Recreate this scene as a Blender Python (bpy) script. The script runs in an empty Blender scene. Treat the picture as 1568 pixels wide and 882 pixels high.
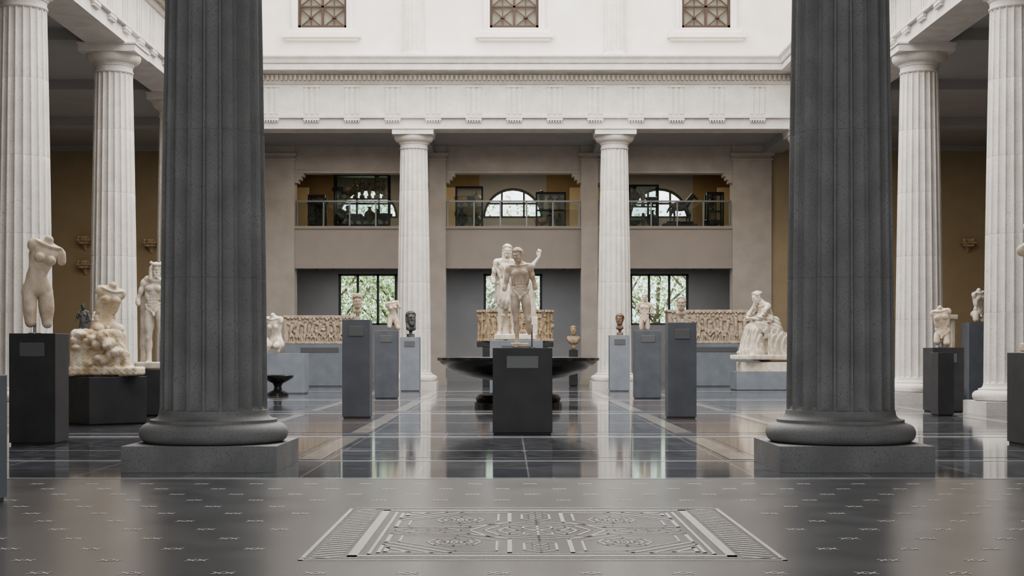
import bpy, math, random
import numpy as np
from mathutils import Euler, Vector
random.seed(7); np.random.seed(7)
scene=bpy.context.scene
COL=scene.collection

# ---------------------------------------------------------------- materials
def mat(name):
    m=bpy.data.materials.new(name); m.use_nodes=True
    nt=m.node_tree; b=nt.nodes['Principled BSDF']; return m,nt,b
def stone(name,c1,c2,scale=6,rough=.55,bump=.15,speck=None,bscale=40,crease_dark=0.0,spec=.3,coord='Object'):
    m,nt,b=mat(name); N=nt.nodes; L=nt.links
    tc=N.new('ShaderNodeTexCoord'); n=N.new('ShaderNodeTexNoise')
    n.inputs['Scale'].default_value=scale; n.inputs['Detail'].default_value=6
    L.new(tc.outputs[coord],n.inputs['Vector'])
    r=N.new('ShaderNodeValToRGB'); r.color_ramp.elements[0].position=.35; r.color_ramp.elements[1].position=.68
    r.color_ramp.elements[0].color=(*c1,1); r.color_ramp.elements[1].color=(*c2,1)
    L.new(n.outputs['Fac'],r.inputs['Fac']); out=r.outputs['Color']
    if speck:
        v=N.new('ShaderNodeTexNoise'); v.inputs['Scale'].default_value=speck[1]; v.inputs['Detail'].default_value=2
        L.new(tc.outputs[coord],v.inputs['Vector'])
        rr=N.new('ShaderNodeValToRGB'); rr.color_ramp.elements[0].position=.58; rr.color_ramp.elements[1].position=.66
        L.new(v.outputs['Fac'],rr.inputs['Fac'])
        mx=N.new('ShaderNodeMixRGB'); L.new(rr.outputs['Color'],mx.inputs['Fac']); L.new(out,mx.inputs['Color1'])
        mx.inputs['Color2'].default_value=(*speck[0],1); out=mx.outputs['Color']
    if crease_dark>0:  # darkens and browns concave creases by pointiness
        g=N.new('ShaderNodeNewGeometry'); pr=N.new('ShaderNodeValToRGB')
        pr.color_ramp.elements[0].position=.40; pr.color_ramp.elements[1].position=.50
        pr.color_ramp.elements[0].color=(1-crease_dark,1-crease_dark*1.05,1-crease_dark*1.2,1); pr.color_ramp.elements[1].color=(1,1,1,1)
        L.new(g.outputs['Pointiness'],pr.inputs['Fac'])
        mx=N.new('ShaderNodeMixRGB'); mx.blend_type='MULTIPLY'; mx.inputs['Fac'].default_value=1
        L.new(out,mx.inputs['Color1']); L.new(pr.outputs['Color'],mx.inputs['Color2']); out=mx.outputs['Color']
    L.new(out,b.inputs['Base Color']); b.inputs['Roughness'].default_value=rough
    b.inputs['Specular IOR Level'].default_value=spec
    if bump>0:
        n2=N.new('ShaderNodeTexNoise'); n2.inputs['Scale'].default_value=bscale; n2.inputs['Detail'].default_value=5
        L.new(tc.outputs[coord],n2.inputs['Vector'])
        bp=N.new('ShaderNodeBump'); bp.inputs['Strength'].default_value=bump; bp.inputs['Distance'].default_value=.01
        L.new(n2.outputs['Fac'],bp.inputs['Height']); L.new(bp.outputs['Normal'],b.inputs['Normal'])
    return m
def plain(name,c,rough=.5,metal=0,emit=None,es=1):
    m,nt,b=mat(name); b.inputs['Base Color'].default_value=(*c,1); b.inputs['Roughness'].default_value=rough
    b.inputs['Metallic'].default_value=metal
    if emit: b.inputs['Emission Color'].default_value=(*emit,1); b.inputs['Emission Strength'].default_value=es
    return m
M_LIME=stone('limestone_white',(.62,.59,.55),(.72,.69,.66),2.5,.7,.1,speck=((.55,.52,.47),30))
M_PLAST=stone('plaster_white',(.71,.67,.63),(.77,.74,.70),1.5,.75,.05)
M_NEAR=stone('stone_grey_shaded',(.215,.215,.215),(.285,.285,.285),2.2,.62,.35,speck=((.18,.18,.18),70),bscale=70)  # near column stone, shade of the backlit side put into its grey
M_CEIL=stone('ceiling_grey',(.42,.42,.42),(.45,.45,.45),1,.85,0)
M_TAN=stone('wall_tan',(.40,.33,.23),(.44,.37,.26),1,.85,0)
M_GREYW=stone('wall_grey',(.34,.335,.33),(.38,.37,.365),1,.85,0)
M_PARA=stone('parapet_taupe',(.40,.365,.335),(.44,.40,.37),1,.8,0)
M_PIL=stone('pilaster_stone',(.46,.42,.385),(.53,.49,.45),2,.75,.05)
M_PEDD=stone('pedestal_charcoal',(.045,.046,.049),(.060,.061,.065),3,.45,.05)
M_PEDG=stone('pedestal_bluegrey',(.21,.235,.27),(.25,.275,.31),3,.5,.03)
M_PEDM=stone('pedestal_slate',(.10,.11,.13),(.13,.14,.16),3,.5,.03)
M_LABEL=plain('label_plate',(.12,.125,.13),.4)
M_MARB=stone('marble_white',(.62,.54,.44),(.82,.77,.70),7,.45,.12,crease_dark=.6)
M_MARW=stone('marble_warm',(.54,.42,.31),(.76,.67,.56),7,.45,.15,crease_dark=.6)
M_MARY=stone('marble_yellow_rough',(.50,.38,.24),(.76,.69,.59),5,.6,.5,crease_dark=.5,bscale=25)
M_SARC=stone('sarcophagus_marble',(.42,.33,.24),(.70,.62,.53),8,.55,.3,crease_dark=.75)
M_SARB=stone('sarcophagus_brown',(.36,.26,.16),(.64,.53,.40),8,.55,.3,crease_dark=.8)
M_DKST=stone('dark_greywacke',(.035,.035,.038),(.16,.16,.16),8,.4,.2,crease_dark=.4)
M_BRN=stone('brown_stone',(.12,.085,.06),(.26,.19,.14),8,.45,.2,crease_dark=.4)
M_BAS=stone('basin_porphyry',(.014,.013,.014),(.026,.024,.025),15,.22,.03,spec=.5)
M_BRZ=plain('bronze_frame',(.055,.032,.02),.5,.2)
M_BLK=plain('black_metal',(.02,.02,.022),.4,.5)
M_ROD=plain('steel_rod',(.25,.25,.26),.35,.9)
M_WIN=plain('window_frame_dark',(.05,.05,.045),.5)

def glass(name,col=(1,1,1),alpha=.12):
    m,nt,b=mat(name); N=nt.nodes; L=nt.links
    t=N.new('ShaderNodeBsdfTransparent'); g=N.new('ShaderNodeBsdfGlossy'); g.inputs['Roughness'].default_value=.02
    t.inputs['Color'].default_value=(*col,1)
    mx=N.new('ShaderNodeMixShader'); mx.inputs['Fac'].default_value=alpha
    L.new(t.outputs[0],mx.inputs[1]); L.new(g.outputs[0],mx.inputs[2]); L.new(mx.outputs[0],N['Material Output'].inputs['Surface'])
    return m
M_GLASS=glass('clear_glass',(.84,.88,.87),.02)
M_FROST,nt,b=mat('frosted_glass')
tr=nt.nodes.new('ShaderNodeBsdfTranslucent'); tr.inputs['Color'].default_value=(.35,.33,.28,1)
df=nt.nodes.new('ShaderNodeBsdfDiffuse'); df.inputs['Color'].default_value=(.46,.43,.37,1)
mx=nt.nodes.new('ShaderNodeMixShader'); mx.inputs['Fac'].default_value=.6
nt.links.new(tr.outputs[0],mx.inputs[1]); nt.links.new(df.outputs[0],mx.inputs[2]); nt.links.new(mx.outputs[0],nt.nodes['Material Output'].inputs['Surface'])

def floor_mat(name,c1,c2,mort,bw,bh,ms,rough,spec=.5,nscale=2.5):
    m,nt,b=mat(name); N=nt.nodes; L=nt.links
    g=N.new('ShaderNodeNewGeometry'); br=N.new('ShaderNodeTexBrick')
    br.inputs['Scale'].default_value=1; br.inputs['Brick Width'].default_value=bw; br.inputs['Row Height'].default_value=bh
    br.inputs['Mortar Size'].default_value=ms; br.offset=0.0
    br.inputs['Color1'].default_value=(*c1,1); br.inputs['Color2'].default_value=(*c2,1); br.inputs['Mortar'].default_value=(*mort,1)
    L.new(g.outputs['Position'],br.inputs['Vector'])
    n=N.new('ShaderNodeTexNoise'); n.inputs['Scale'].default_value=nscale; n.inputs['Detail'].default_value=8; n.inputs['Distortion'].default_value=1.2
    L.new(g.outputs['Position'],n.inputs['Vector'])
    mr=N.new('ShaderNodeMapRange'); mr.inputs['From Min'].default_value=.3; mr.inputs['From Max'].default_value=.7
    mr.inputs['To Min'].default_value=.65; mr.inputs['To Max'].default_value=1.4; L.new(n.outputs['Fac'],mr.inputs['Value'])
    mx=N.new('ShaderNodeMixRGB'); mx.blend_type='MULTIPLY'; mx.inputs['Fac'].default_value=1
    L.new(br.outputs['Color'],mx.inputs['Color1']); L.new(mr.outputs['Result'],mx.inputs['Color2'])
    L.new(mx.outputs['Color'],b.inputs['Base Color']); b.inputs['Roughness'].default_value=rough
    b.inputs['Specular IOR Level'].default_value=spec
    return m
M_FC=floor_mat('floor_court_marble',(.075,.08,.095),(.12,.125,.14),(.30,.30,.30),1.1,1.1,.010,.07)
M_FN=floor_mat('floor_terrazzo',(.095,.095,.10),(.100,.100,.105),(.095,.095,.10),4,4,.0,.25,nscale=1.2)
M_BAND=stone('floor_band_beige',(.24,.22,.20),(.36,.33,.30),3,.10,0,coord='Object',spec=.5)
M_BANDT=stone('floor_band_grey',(.36,.36,.365),(.46,.46,.46),3,.10,0,spec=.5)
M_RED=stone('floor_panel_red_granite',(.07,.055,.052),(.19,.15,.14),9,.08,0,spec=.5)
M_DKP=stone('floor_panel_dark_granite',(.035,.037,.043),(.14,.145,.16),6,.07,0,spec=.5)
M_MOS=stone('mosaic_tesserae',(.52,.51,.49),(.82,.80,.78),60,.40,0,spec=.4)

# ---------------------------------------------------------------- mesh builder
class MB:
    def __init__(s): s.v=[];s.f=[];s.m=[]
    def add(s,vs,fs,mi=0):
        o=len(s.v); s.v+= [tuple(map(float,p)) for p in vs]; s.f+=[tuple(i+o for i in f) for f in fs]; s.m+=[mi]*len(fs)
    def box(s,x0,x1,y0,y1,z0,z1,mi=0,rot=0,c=None):
        vs=[(x,y,z) for z in (z0,z1) for y in (y0,y1) for x in (x0,x1)]
        if rot:
            cx,cy=c if c else ((x0+x1)/2,(y0+y1)/2); ca,sa=math.cos(rot),math.sin(rot)
            vs=[(cx+(x-cx)*ca-(y-cy)*sa,cy+(x-cx)*sa+(y-cy)*ca,z) for x,y,z in vs]
        s.add(vs,[(0,2,3,1),(4,5,7,6),(0,1,5,4),(2,6,7,3),(0,4,6,2),(1,3,7,5)],mi)
    def lathe(s,prof,n=32,c=(0,0,0),mi=0,a0=0,a1=2*math.pi,caps=True):
        full=abs(a1-a0-2*math.pi)<1e-6; cnt=n if full else n+1; vs=[];fs=[]
        for r,z in prof:
            for i in range(cnt):
                a=a0+(a1-a0)*i/n; vs.append((c[0]+r*math.cos(a),c[1]+r*math.sin(a),c[2]+z))
        for j in range(len(prof)-1):
            for i in range(n):
                i2=(i+1)%cnt; fs.append((j*cnt+i,j*cnt+i2,(j+1)*cnt+i2,(j+1)*cnt+i))
        if caps and full:
            fs.append(tuple(reversed(range(cnt)))); fs.append(tuple((len(prof)-1)*cnt+i for i in range(cnt)))
        s.add(vs,fs,mi)
    def beam(s,a,b,w,t,mi=0,up=(0,1,0)):
        a=Vector(a);b=Vector(b);d=(b-a).normalized();u=Vector(up);r=d.cross(u).normalized();u=r.cross(d).normalized()
        vs=[]
        for p in (a,b):
            for x,y in ((-1,-1),(1,-1),(1,1),(-1,1)): vs.append(p+r*x*w/2+u*y*t/2)
        s.add(vs,[(3,2,1,0),(4,5,6,7),(0,1,5,4),(1,2,6,5),(2,3,7,6),(3,0,4,7)],mi)
    def seg(s,a,b,w,z,mi=0):
        a=np.array(a,float);b=np.array(b,float);d=b-a;d/=np.linalg.norm(d);n=np.array([-d[1],d[0]])*w/2;e=d*w/2
        p=[a-e-n,b+e-n,b+e+n,a-e+n]; s.add([(q[0],q[1],z) for q in p],[(0,1,2,3)],mi)
    def obj(s,name,mats,smooth=None,bevel=0,loc=(0,0,0),rot=0,parent=None):
        me=bpy.data.meshes.new(name); me.from_pydata(s.v,[],s.f); me.polygons.foreach_set('material_index',s.m)
        for m in (mats if isinstance(mats,(list,tuple)) else [mats]): me.materials.append(m)
        if smooth is not None:
            me.polygons.foreach_set('use_smooth',[True]*len(me.polygons)); me.set_sharp_from_angle(angle=math.radians(smooth))
        me.update(); o=bpy.data.objects.new(name,me); COL.objects.link(o); o.location=loc; o.rotation_euler=(0,0,rot)
        if bevel:
            bv=o.modifiers.new('bevel','BEVEL'); bv.width=bevel; bv.segments=2; bv.limit_method='ANGLE'
        if parent: o.parent=parent
        return o
def boxo(name,x0,x1,y0,y1,z0,z1,m,bevel=0):
    b=MB(); cx,cy,cz=(x0+x1)/2,(y0+y1)/2,(z0+z1)/2
    b.box(x0-cx,x1-cx,y0-cy,y1-cy,z0-cz,z1-cz); return b.obj(name,m,bevel=bevel,loc=(cx,cy,cz))
def inst(o,name,loc,rot=0):
    n=bpy.data.objects.new(name,o.data); COL.objects.link(n); n.location=loc; n.rotation_euler=(0,0,rot); return n

# ---------------------------------------------------------------- columns
ZC=8.5
def column_mesh(m):
    b=MB()
    b.box(-.78,.78,-.78,.78,0,.26)
    prof=[(.62,.26)]
    for i in range(13):
        a=-math.pi/2+math.pi*i/12; prof.append((.675+.10*math.cos(a),.36+.10*math.sin(a)))
    prof+=[(.66,.47),(.66,.50)]
    for i in range(6):
        a=i/5; prof.append((.655-.085*math.sin(a*math.pi/2),.50+.07*(1-math.cos(a*math.pi/2))))
    prof+=[(.565,.60),(.50,.62)]
    b.lathe(prof,64)
    nf,sp=20,9; cnt=nf*sp
    zs=[.58,.64]; joints=[1.97,3.49,5.0,6.5]
    z=.9
    while z<7.85: zs.append(z); z+=.35
    zs.append(7.88)
    for j in joints: zs+=[j-.008,j,j+.008]
    zs=sorted(zs); vs=[];fs=[]
    for z in zs:
        t=(z-.58)/(7.9-.58); R=.56-.115*(t**1.35)
        if any(abs(z-j)<1e-6 for j in joints): R-=.005
        dep=.042*(R/.56)*(0.0 if z<.6 else 1)
        for i in range(cnt):
            k=i%sp; u=k/(sp-1) ; th=2*math.pi*((i//sp)+ (0.05+ .90*u))/nf
            d=dep*math.sqrt(max(0,1-(2*u-1)**2))
            vs.append(((R-d)*math.cos(th),(R-d)*math.sin(th),z))
    for j in range(len(zs)-1):
        for i in range(cnt):
            i2=(i+1)%cnt; fs.append((j*cnt+i,j*cnt+i2,(j+1)*cnt+i2,(j+1)*cnt+i))
    b.add(vs,fs)
    prof=[(.445,7.86),(.465,7.88),(.465,7.91),(.445,7.93),(.445,8.02),(.47,8.03),(.47,8.055),(.485,8.065),(.485,8.09),(.50,8.10)]
    for i in range(8):
        a=i/7*math.pi/2; prof.append((.50+.14*math.sin(a),8.10+.17*(1-math.cos(a))))
    prof+=[(.64,8.30)]
    b.lathe(prof,64)
    b.box(-.67,.67,-.67,.67,8.30,8.46); b.box(-.70,.70,-.70,.70,8.46,ZC)
    return b
YN,YF,XS=15.7,49.0,9.65
cf=column_mesh(0).obj('doric_column',M_LIME,smooth=28,bevel=0,loc=(-3.3,YF,0))
locs=[(3.3,YF),(-XS,YF),(XS,YF)]
for i in range(1,6):
    y=YF-i*6.66
    locs+=[(-XS,y),(XS,y)]
for x,y in locs: inst(cf,'doric_column',(x,y,0))
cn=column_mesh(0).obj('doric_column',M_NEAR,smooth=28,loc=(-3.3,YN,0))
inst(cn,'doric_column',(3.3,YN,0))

# ---------------------------------------------------------------- entablature ring
def ring(prof,name,m,smooth=None):
    b=MB(); n=len(prof); vs=[]
    for o,z in prof:
        x=XS-o; y0=YN+o; y1=YF-o
        vs+=[(-x,y0,z),(x,y0,z),(x,y1,z),(-x,y1,z)]
    fs=[]
    for j in range(n):
        j2=(j+1)%n
        for i in range(4):
            i2=(i+1)%4; fs.append((j*4+i2,j*4+i,j2*4+i,j2*4+i2))
    b.add(vs,fs); return b.obj(name,m,smooth)
ring([(-.5,8.5),(.45,8.5),(.45,8.84),(.55,8.84),(.55,8.93),(.45,8.93),(.45,9.93),(.50,9.95),(.56,10.02),(.56,10.24),(.64,10.26),(.66,10.30),(1.02,10.32),(1.02,10.48),(1.01,10.52),(1.06,10.53),(1.10,10.64),(1.16,10.72),(1.16,10.77),(.05,10.82),(-.5,10.82)],'trim_entablature',M_LIME)
b=MB()
def along(x0,x1,step,fn):
    n=int(round((x1-x0)/step))
    for i in range(n+1): fn(x0+(x1-x0)*i/n)
def dent(x): b.box(x-.04,x+.04,YF-.68,YF-.55,10.05,10.22)
along(-8.9,8.9,.15,dent)
for sx in (-1,1):
    def dside(y): b.box(min(sx*(XS-.68),sx*(XS-.55)),max(sx*(XS-.68),sx*(XS-.55)),y-.04,y+.04,10.05,10.22)
    along(YN+.7,YF-.7,.15,dside)
b.obj('trim_dentils',stone('limestone_dentil_shaded',(.40,.36,.31),(.48,.44,.39),3,.8,0))  # limestone coloured darker, painting in the shade under the cornice
b=MB()
def trig_f(x):
    for k in (-.18,0,.18): b.box(x+k-.06,x+k+.06,YF-.48,YF-.44,8.98,9.84)
    b.box(x-.26,x+.26,YF-.50,YF-.44,9.84,9.88)
    b.box(x-.26,x+.26,YF-.54,YF-.44,8.76,8.84)
    for k in range(6): b.box(x-.235+k*.086,x-.195+k*.086,YF-.53,YF-.45,8.70,8.76)
for i in range(-6,7): trig_f(i*1.32)
for sx in (-1,1):
    for i in range(-12,13):
        y=(YN+YF)/2+i*1.32; X=lambda a:sx*(XS-a)
        for k in (-.18,0,.18): b.box(min(X(.48),X(.44)),max(X(.48),X(.44)),y+k-.06,y+k+.06,8.98,9.84)
        b.box(min(X(.54),X(.44)),max(X(.54),X(.44)),y-.26,y+.26,8.76,8.84)
        for k in range(6): b.box(min(X(.53),X(.45)),max(X(.53),X(.45)),y-.235+k*.086,y-.195+k*.086,8.70,8.76)
b.obj('trim_triglyphs',M_LIME)
# ---------------------------------------------------------------- upper walls
ZT=17.0; yw=YF-.12
b=MB(); WX=[-6.3,0,6.3]; ww=.8; wz0,wz1=11.87,14.6
b.box(-XS,XS,yw,YF+.5,10.8,wz0); b.box(-XS,XS,yw,YF+.5,wz1,ZT)
ed=[-XS]+sum([[x-ww,x+ww] for x in WX],[])+[XS]
for i in range(0,len(ed),2): b.box(ed[i],ed[i+1],yw,YF+.5,wz0,wz1)
b.obj('wall_upper_far',M_PLAST)
boxo('wall_upper_left',-XS-.5,-XS+.12,YN,YF+.5,10.8,ZT,M_PLAST)
boxo('wall_upper_right',XS-.12,XS+.5,YN,YF+.5,10.8,ZT,M_PLAST)
boxo('wall_upper_near',-XS,XS,YN-.5,YN+.12,10.8,ZT,M_PLAST)
for n,x in enumerate(WX):
    e=bpy.data.objects.new('window_%d'%(n+1),None); COL.objects.link(e); e.location=(x,yw,wz0)
    b=MB()
    b.box(-1.02,-.8,-.10,.02,-.06,2.95); b.box(.8,1.02,-.10,.02,-.06,2.95); b.box(-1.02,1.02,-.10,.02,2.73,2.95)
    b.box(-.98,-.9,-.14,.0,-.06,2.9); b.box(.9,.98,-.14,.0,-.06,2.9)
    b.box(-1.18,1.18,-.14,.02,-.20,-.06); b.box(-1.28,1.28,-.24,.02,-.36,-.20); b.box(-1.20,1.20,-.15,.02,-.44,-.36)
    b.obj('surround',M_PLAST,parent=e)
    b=MB()
    for zz in (0,.68,1.36,2.04): 
        for xx in (-.38,.38):
            b.beam((xx-.36,.12,zz+.03),(xx+.36,.12,zz+.65),.045,.03); b.beam((xx+.36,.12,zz+.03),(xx-.36,.12,zz+.65),.045,.03)
            b.lathe([(.07,-.02),(.07,.02)],10,(xx,.12,zz+.34))
        b.box(-.8,.8,.09,.15,zz,zz+.06)
        for xx in (-.38,.38): b.box(xx-.018,xx+.018,.105,.135,zz,zz+.68)
    b.box(-.8,.8,.09,.15,2.66,2.73); b.box(-.04,.04,.09,.15,0,2.7); b.box(-.8,-.72,.06,.16,0,2.73); b.box(.72,.8,.06,.16,0,2.73); b.box(-.8,.8,.06,.16,0,.09)
    b.obj('bronze_grille',M_BRZ,parent=e)
    b=MB(); b.box(-.8,.8,.22,.24,0,2.73); b.obj('pane',M_FROST,parent=e)
b=MB(); prof=[(.46,0),(.46,.06),(.44,.07),(.455,.12),(.43,.17),(.39,.19),(.385,.24),(.365,.26)]
nfl=16
b.lathe(prof,24,a0=math.pi,a1=2*math.pi)
vs=[];fs=[];sp=6;cnt=(nfl//2)*sp
zs=[.26,1,2,3,4,5,6]
for z in zs:
    R=.365-.01*z
    for i in range(cnt):
        u=(i%sp)/(sp-1); th=math.pi+math.pi*((i//sp)+.06+.88*u)/(nfl//2); d=.026*math.sqrt(max(0,1-(2*u-1)**2))
        vs.append(((R-d)*math.cos(th),(R-d)*math.sin(th),z))
for j in range(len(zs)-1):
    for i in range(cnt-1): fs.append((j*cnt+i,j*cnt+i+1,(j+1)*cnt+i+1,(j+1)*cnt+i))
b.add(vs,fs)
hc=b.obj('engaged_column',M_LIME,smooth=28,loc=(-3.3,yw,10.8))
inst(hc,'engaged_column',(3.3,yw,10.8))
for i in range(1,5):
    inst(hc,'engaged_column',(-XS+.12,YF-i*6.66,10.8),math.pi/2); inst(hc,'engaged_column',(XS-.12,YF-i*6.66,10.8),-math.pi/2)
boxo('ceiling_skylight',-XS-.5,XS+.5,YN-.5,YF+.5,17.0,17.2,M_PLAST)
b=MB()
for i in range(-3,4): b.box(i*2.7-.06,i*2.7+.06,YN+.1,YF-.1,16.8,17.0)
for i in range(0,13): b.box(-XS+.1,XS-.1,YN+.3+i*2.72-.05,YN+.3+i*2.72+.05,16.8,17.0)
b.obj('trim_skylight_bars',M_PLAST)

# ---------------------------------------------------------------- aisle shell
XO=18.0; YB=55.5; YBK=62.0; Z2=8.9; YNW=-8
b=MB(); b.box(-XO,-XS-.5,YNW,YB,Z2,Z2+.2); b.box(XS+.5,XO,YNW,YB,Z2,Z2+.2); b.box(-XS-.5,XS+.5,YNW,YN-.5,Z2,Z2+.2); b.box(-XS-.5,XS+.5,YF+.5,YBK,Z2,Z2+.2)
b.obj('ceiling',M_CEIL)
b=MB()
for x in (-9.65,-3.3,3.3,9.65): b.box(x-.35,x+.35,YF+.5,YB,8.62,8.9)
for i in range(0,6):
    y=YF-i*6.66
    b.box(-XO,-XS-.5,y-.35,y+.35,8.62,8.9); b.box(XS+.5,XO,y-.35,y+.35,8.62,8.9)
b.box(-XO,-9.6,YB-.15,YB,8.7,8.9); b.box(9.6,XO,YB-.15,YB,8.7,8.9)
b.obj('trim_ceiling_beams',M_CEIL)
boxo('wall_left',-XO-.3,-XO,YNW,YB,0,Z2,M_TAN); boxo('wall_right',XO,XO+.3,YNW,YB,0,Z2,M_TAN)
boxo('wall_near',-XO,XO,YNW-.3,YNW,0,Z2,M_GREYW)
b=MB(); b.box(-XO,-9.6,YB,YB+.5,0,Z2); b.box(9.6,XO,YB,YB+.5,0,Z2); b.obj('wall_far_tan',M_TAN)
b=MB()
for x0,x1 in ((-9.6,-8.15),(8.15,9.6),(-3.14,-2.52),(2.52,3.14)):
    b.box(x0,x1,YB-.12,YB+.6,0,8.35); b.box(x0-.05,x1+.05,YB-.17,YB+.6,8.35,8.42); b.box(x0-.10,x1+.10,YB-.22,YB+.6,8.50,8.62); b.box(x0,x1,YB-.12,YB+.6,8.42,8.50)
    b.box(x0-.05,x1+.05,YB-.17,YB+.6,0,.25); b.box(x0-.02,x1+.02,YB-.14,YB+.6,8.62,8.9)
b.obj('trim_pilasters',M_PIL)
b=MB()
bays=[(-8.15,-3.14),(-2.52,2.52),(3.14,8.15)]
for x0,x1 in bays:
    b.box(x0,x1,YB,YB+.5,7.92,Z2); b.box(x0,x1,YB-.05,YB+.5,7.88,7.98)
    for xx,s in ((x0,1),(x1,-1)):
        for k,(w,h) in enumerate(((.34,.12),(.24,.12),(.14,.12))): b.box(min(xx,xx+s*w),max(xx,xx+s*w),YB-.02,YB+.45,7.88-.12*(k+1),7.88-.12*k)
b.obj('wall_far_lintels',M_PIL)
b=MB()
for x0,x1 in bays:
    b.box(x0,x1,YB+.05,YB+.5,4.40,5.88); b.box(x0,x1,YB+.0,YB+.55,4.34,4.48); b.box(x0,x1,YB,YB+.55,5.82,5.92)
b.obj('wall_far_parapet',M_PARA)
boxo('mezzanine_floor',-9.6,9.6,YB+.5,YBK,4.75,5.0,M_CEIL)
boxo('wall_back_left',-9.9,-9.6,YB+.6,YBK,0,Z2,M_TAN); boxo('wall_back_right',9.6,9.9,YB+.6,YBK,0,Z2,M_TAN)
def backwall():
    cuts=[]
    wall=boxo('wall_back',-9.9,9.9,YBK,YBK+.4,0,Z2,[M_GREYW])
    for x in (-6.05,0,6.1):
        cuts.append(boxo('cut',x-1.22,x+1.22,YBK-.3,YBK+.8,2.35,4.48,M_GREYW))
        c=MB(); n=24; pts=[(1.25*math.cos(math.pi*i/n),1.25*math.sin(math.pi*i/n)) for i in range(n+1)]; k=len(pts)
        c.add([(x+p[0],YBK-.3,6.8+p[1]) for p in pts]+[(x+p[0],YBK+.8,6.8+p[1]) for p in pts],
              [tuple(range(k)),tuple(reversed(range(k,2*k)))]+[(i,i+k,(i+1)%k+k,(i+1)%k) for i in range(k)])
        cuts.append(c.obj('cut',M_GREYW))
    for c in cuts:
        md=wall.modifiers.new('b','BOOLEAN'); md.object=c; md.operation='DIFFERENCE'; md.solver='EXACT'
    dg=bpy.context.evaluated_depsgraph_get(); me=bpy.data.meshes.new_from_object(wall.evaluated_get(dg))
    wall.modifiers.clear(); wall.data=me
    for c in cuts: bpy.data.objects.remove(c)
backwall()
b=MB()
for x0,x1 in ((-9.6,-7.45),(-4.65,-1.4),(1.4,4.7),(7.5,9.6)): b.box(x0,x1,YBK-.06,YBK,5.0,Z2)
b.obj('wall_mezzanine_lining',stone('mezzanine_ochre',(.26,.19,.11),(.32,.24,.14),1,.85,0))
for n,x in enumerate((-6.05,0,6.1)):
    b=MB()
    for dx in (-1.17,-.42,.42,1.17): b.box(x+dx-.05,x+dx+.05,YBK+.1,YBK+.2,2.35,4.48)
    for z in (2.35,4.40): b.box(x-1.22,x+1.22,YBK+.1,YBK+.2,z,z+.08)
    b.box(x-1.22,x+1.22,YBK+.14,YBK+.15,2.35,4.48,1)
    b.obj('window_%d'%(n+4),[M_WIN,M_GLASS])
    b=MB()
    for i in range(16):
        a0,a1=math.pi*i/16,math.pi*(i+1)/16
        b.beam((x+1.21*math.cos(a0),YBK+.15,6.8+1.21*math.sin(a0)),(x+1.21*math.cos(a1),YBK+.15,6.8+1.21*math.sin(a1)),.10,.1)
    b.box(x-1.25,x+1.25,YBK+.1,YBK+.2,6.8,6.89); b.box(x-.50,x-.42,YBK+.1,YBK+.2,6.8,7.95); b.box(x+.42,x+.50,YBK+.1,YBK+.2,6.8,7.95); b.box(x-1.1,x+1.1,YBK+.1,YBK+.2,7.38,7.46)
    b.obj('window_%d'%(n+7),[M_WIN])
b=MB()
for x in (-8.9,-2.9,2.9,8.9): b.box(x-.6,x+.6,YBK-1.6,YBK-1.4,5.0,7.9)
b.obj('wall_mezzanine_partitions',M_TAN)
b=MB()
for x0,x1 in bays:
    b.box(x0,x1,YB+.26,YB+.31,6.84,6.90,0)
    n=5
    for i in range(n+1):
        xx=x0+.06+(x1-x0-.12)*i/n; b.box(xx-.025,xx+.025,YB+.26,YB+.30,5.92,6.86,0)
    b.box(x0,x1,YB+.275,YB+.285,5.98,6.82,1)
b.obj('mezzanine_railing',[M_ROD,M_GLASS])

# ---------------------------------------------------------------- floor
b=MB(); b.box(-XO,XO,14.15,66,-.2,0); b.obj('floor',M_FC)
b=MB(); b.box(-XO,XO,YNW,14.15,-.2,0); b.obj('floor',M_FN)
b=MB(); z=.003
b.box(-XO,XO,14.13,14.25,-.01,.004,1)
for y,w,mi in ((16.5,.10,1),(18.2,.05,1),(21.2,.28,1),(22.0,.08,1),(25.4,.06,1),(29.3,.28,1),(30.4,.10,1),(33.8,.07,1),(37.5,.28,1),(38.6,.10,1),(42.3,.07,1),(46.2,.3,1)):
    b.box(-XO,XO,y-w/2,y+w/2,-.01,z,mi)
for y0,y1 in ((16.7,20.9),(22.2,28.9),(30.6,37.1),(38.8,45.9)):
    for x,w in ((-2.42,.26),(2.42,.26),(-4.2,.20),(4.2,.20),(-8.4,.3),(8.4,.3)):
        b.box(x-w/2,x+w/2,y0,y1,-.01,.0045,0)
b.obj('floor_inlay_bands',[M_BAND,M_BANDT])
b=MB()
for (y0,y1) in ((16.7,20.9),(22.2,29.0),(30.6,37.2),(38.8,45.9)):
    for x0,x1 in ((-4.0,-2.65),(2.65,4.0)): b.box(x0,x1,y0+.1,y1-.1,-.01,.002,0)
    for x0,x1 in ((-1.9,-.03),(.03,1.9)): b.box(x0,x1,y0+.3,y1-.3,-.01,.002,1)
    for x0,x1 in ((-7.9,-4.6),(4.6,7.9)): b.box(x0,x1,y0+.3,y1-.3,-.01,.002,1)
b.obj('floor_marble_panels',[M_RED,M_DKP])
b=MB()
row=0; y=6.6
while y<14:
    x=-9+(.25 if row%2 else 0)
    while x<9:
        if not (abs(x)<1.55 and 8.45<y<11.65):
            for dx in (-.032,.032):
                b.seg((x+dx-.024,y-.034),(x+dx+.024,y+.034),.014,.0015); b.seg((x+dx-.024,y+.034),(x+dx+.024,y-.034),.014,.0017)
        x+=.5
    y+=.5; row+=1
b.obj('floor_mosaic_crosses',M_MOS)
b=MB(); cx,cy=0,10.05; z=.0016
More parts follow.
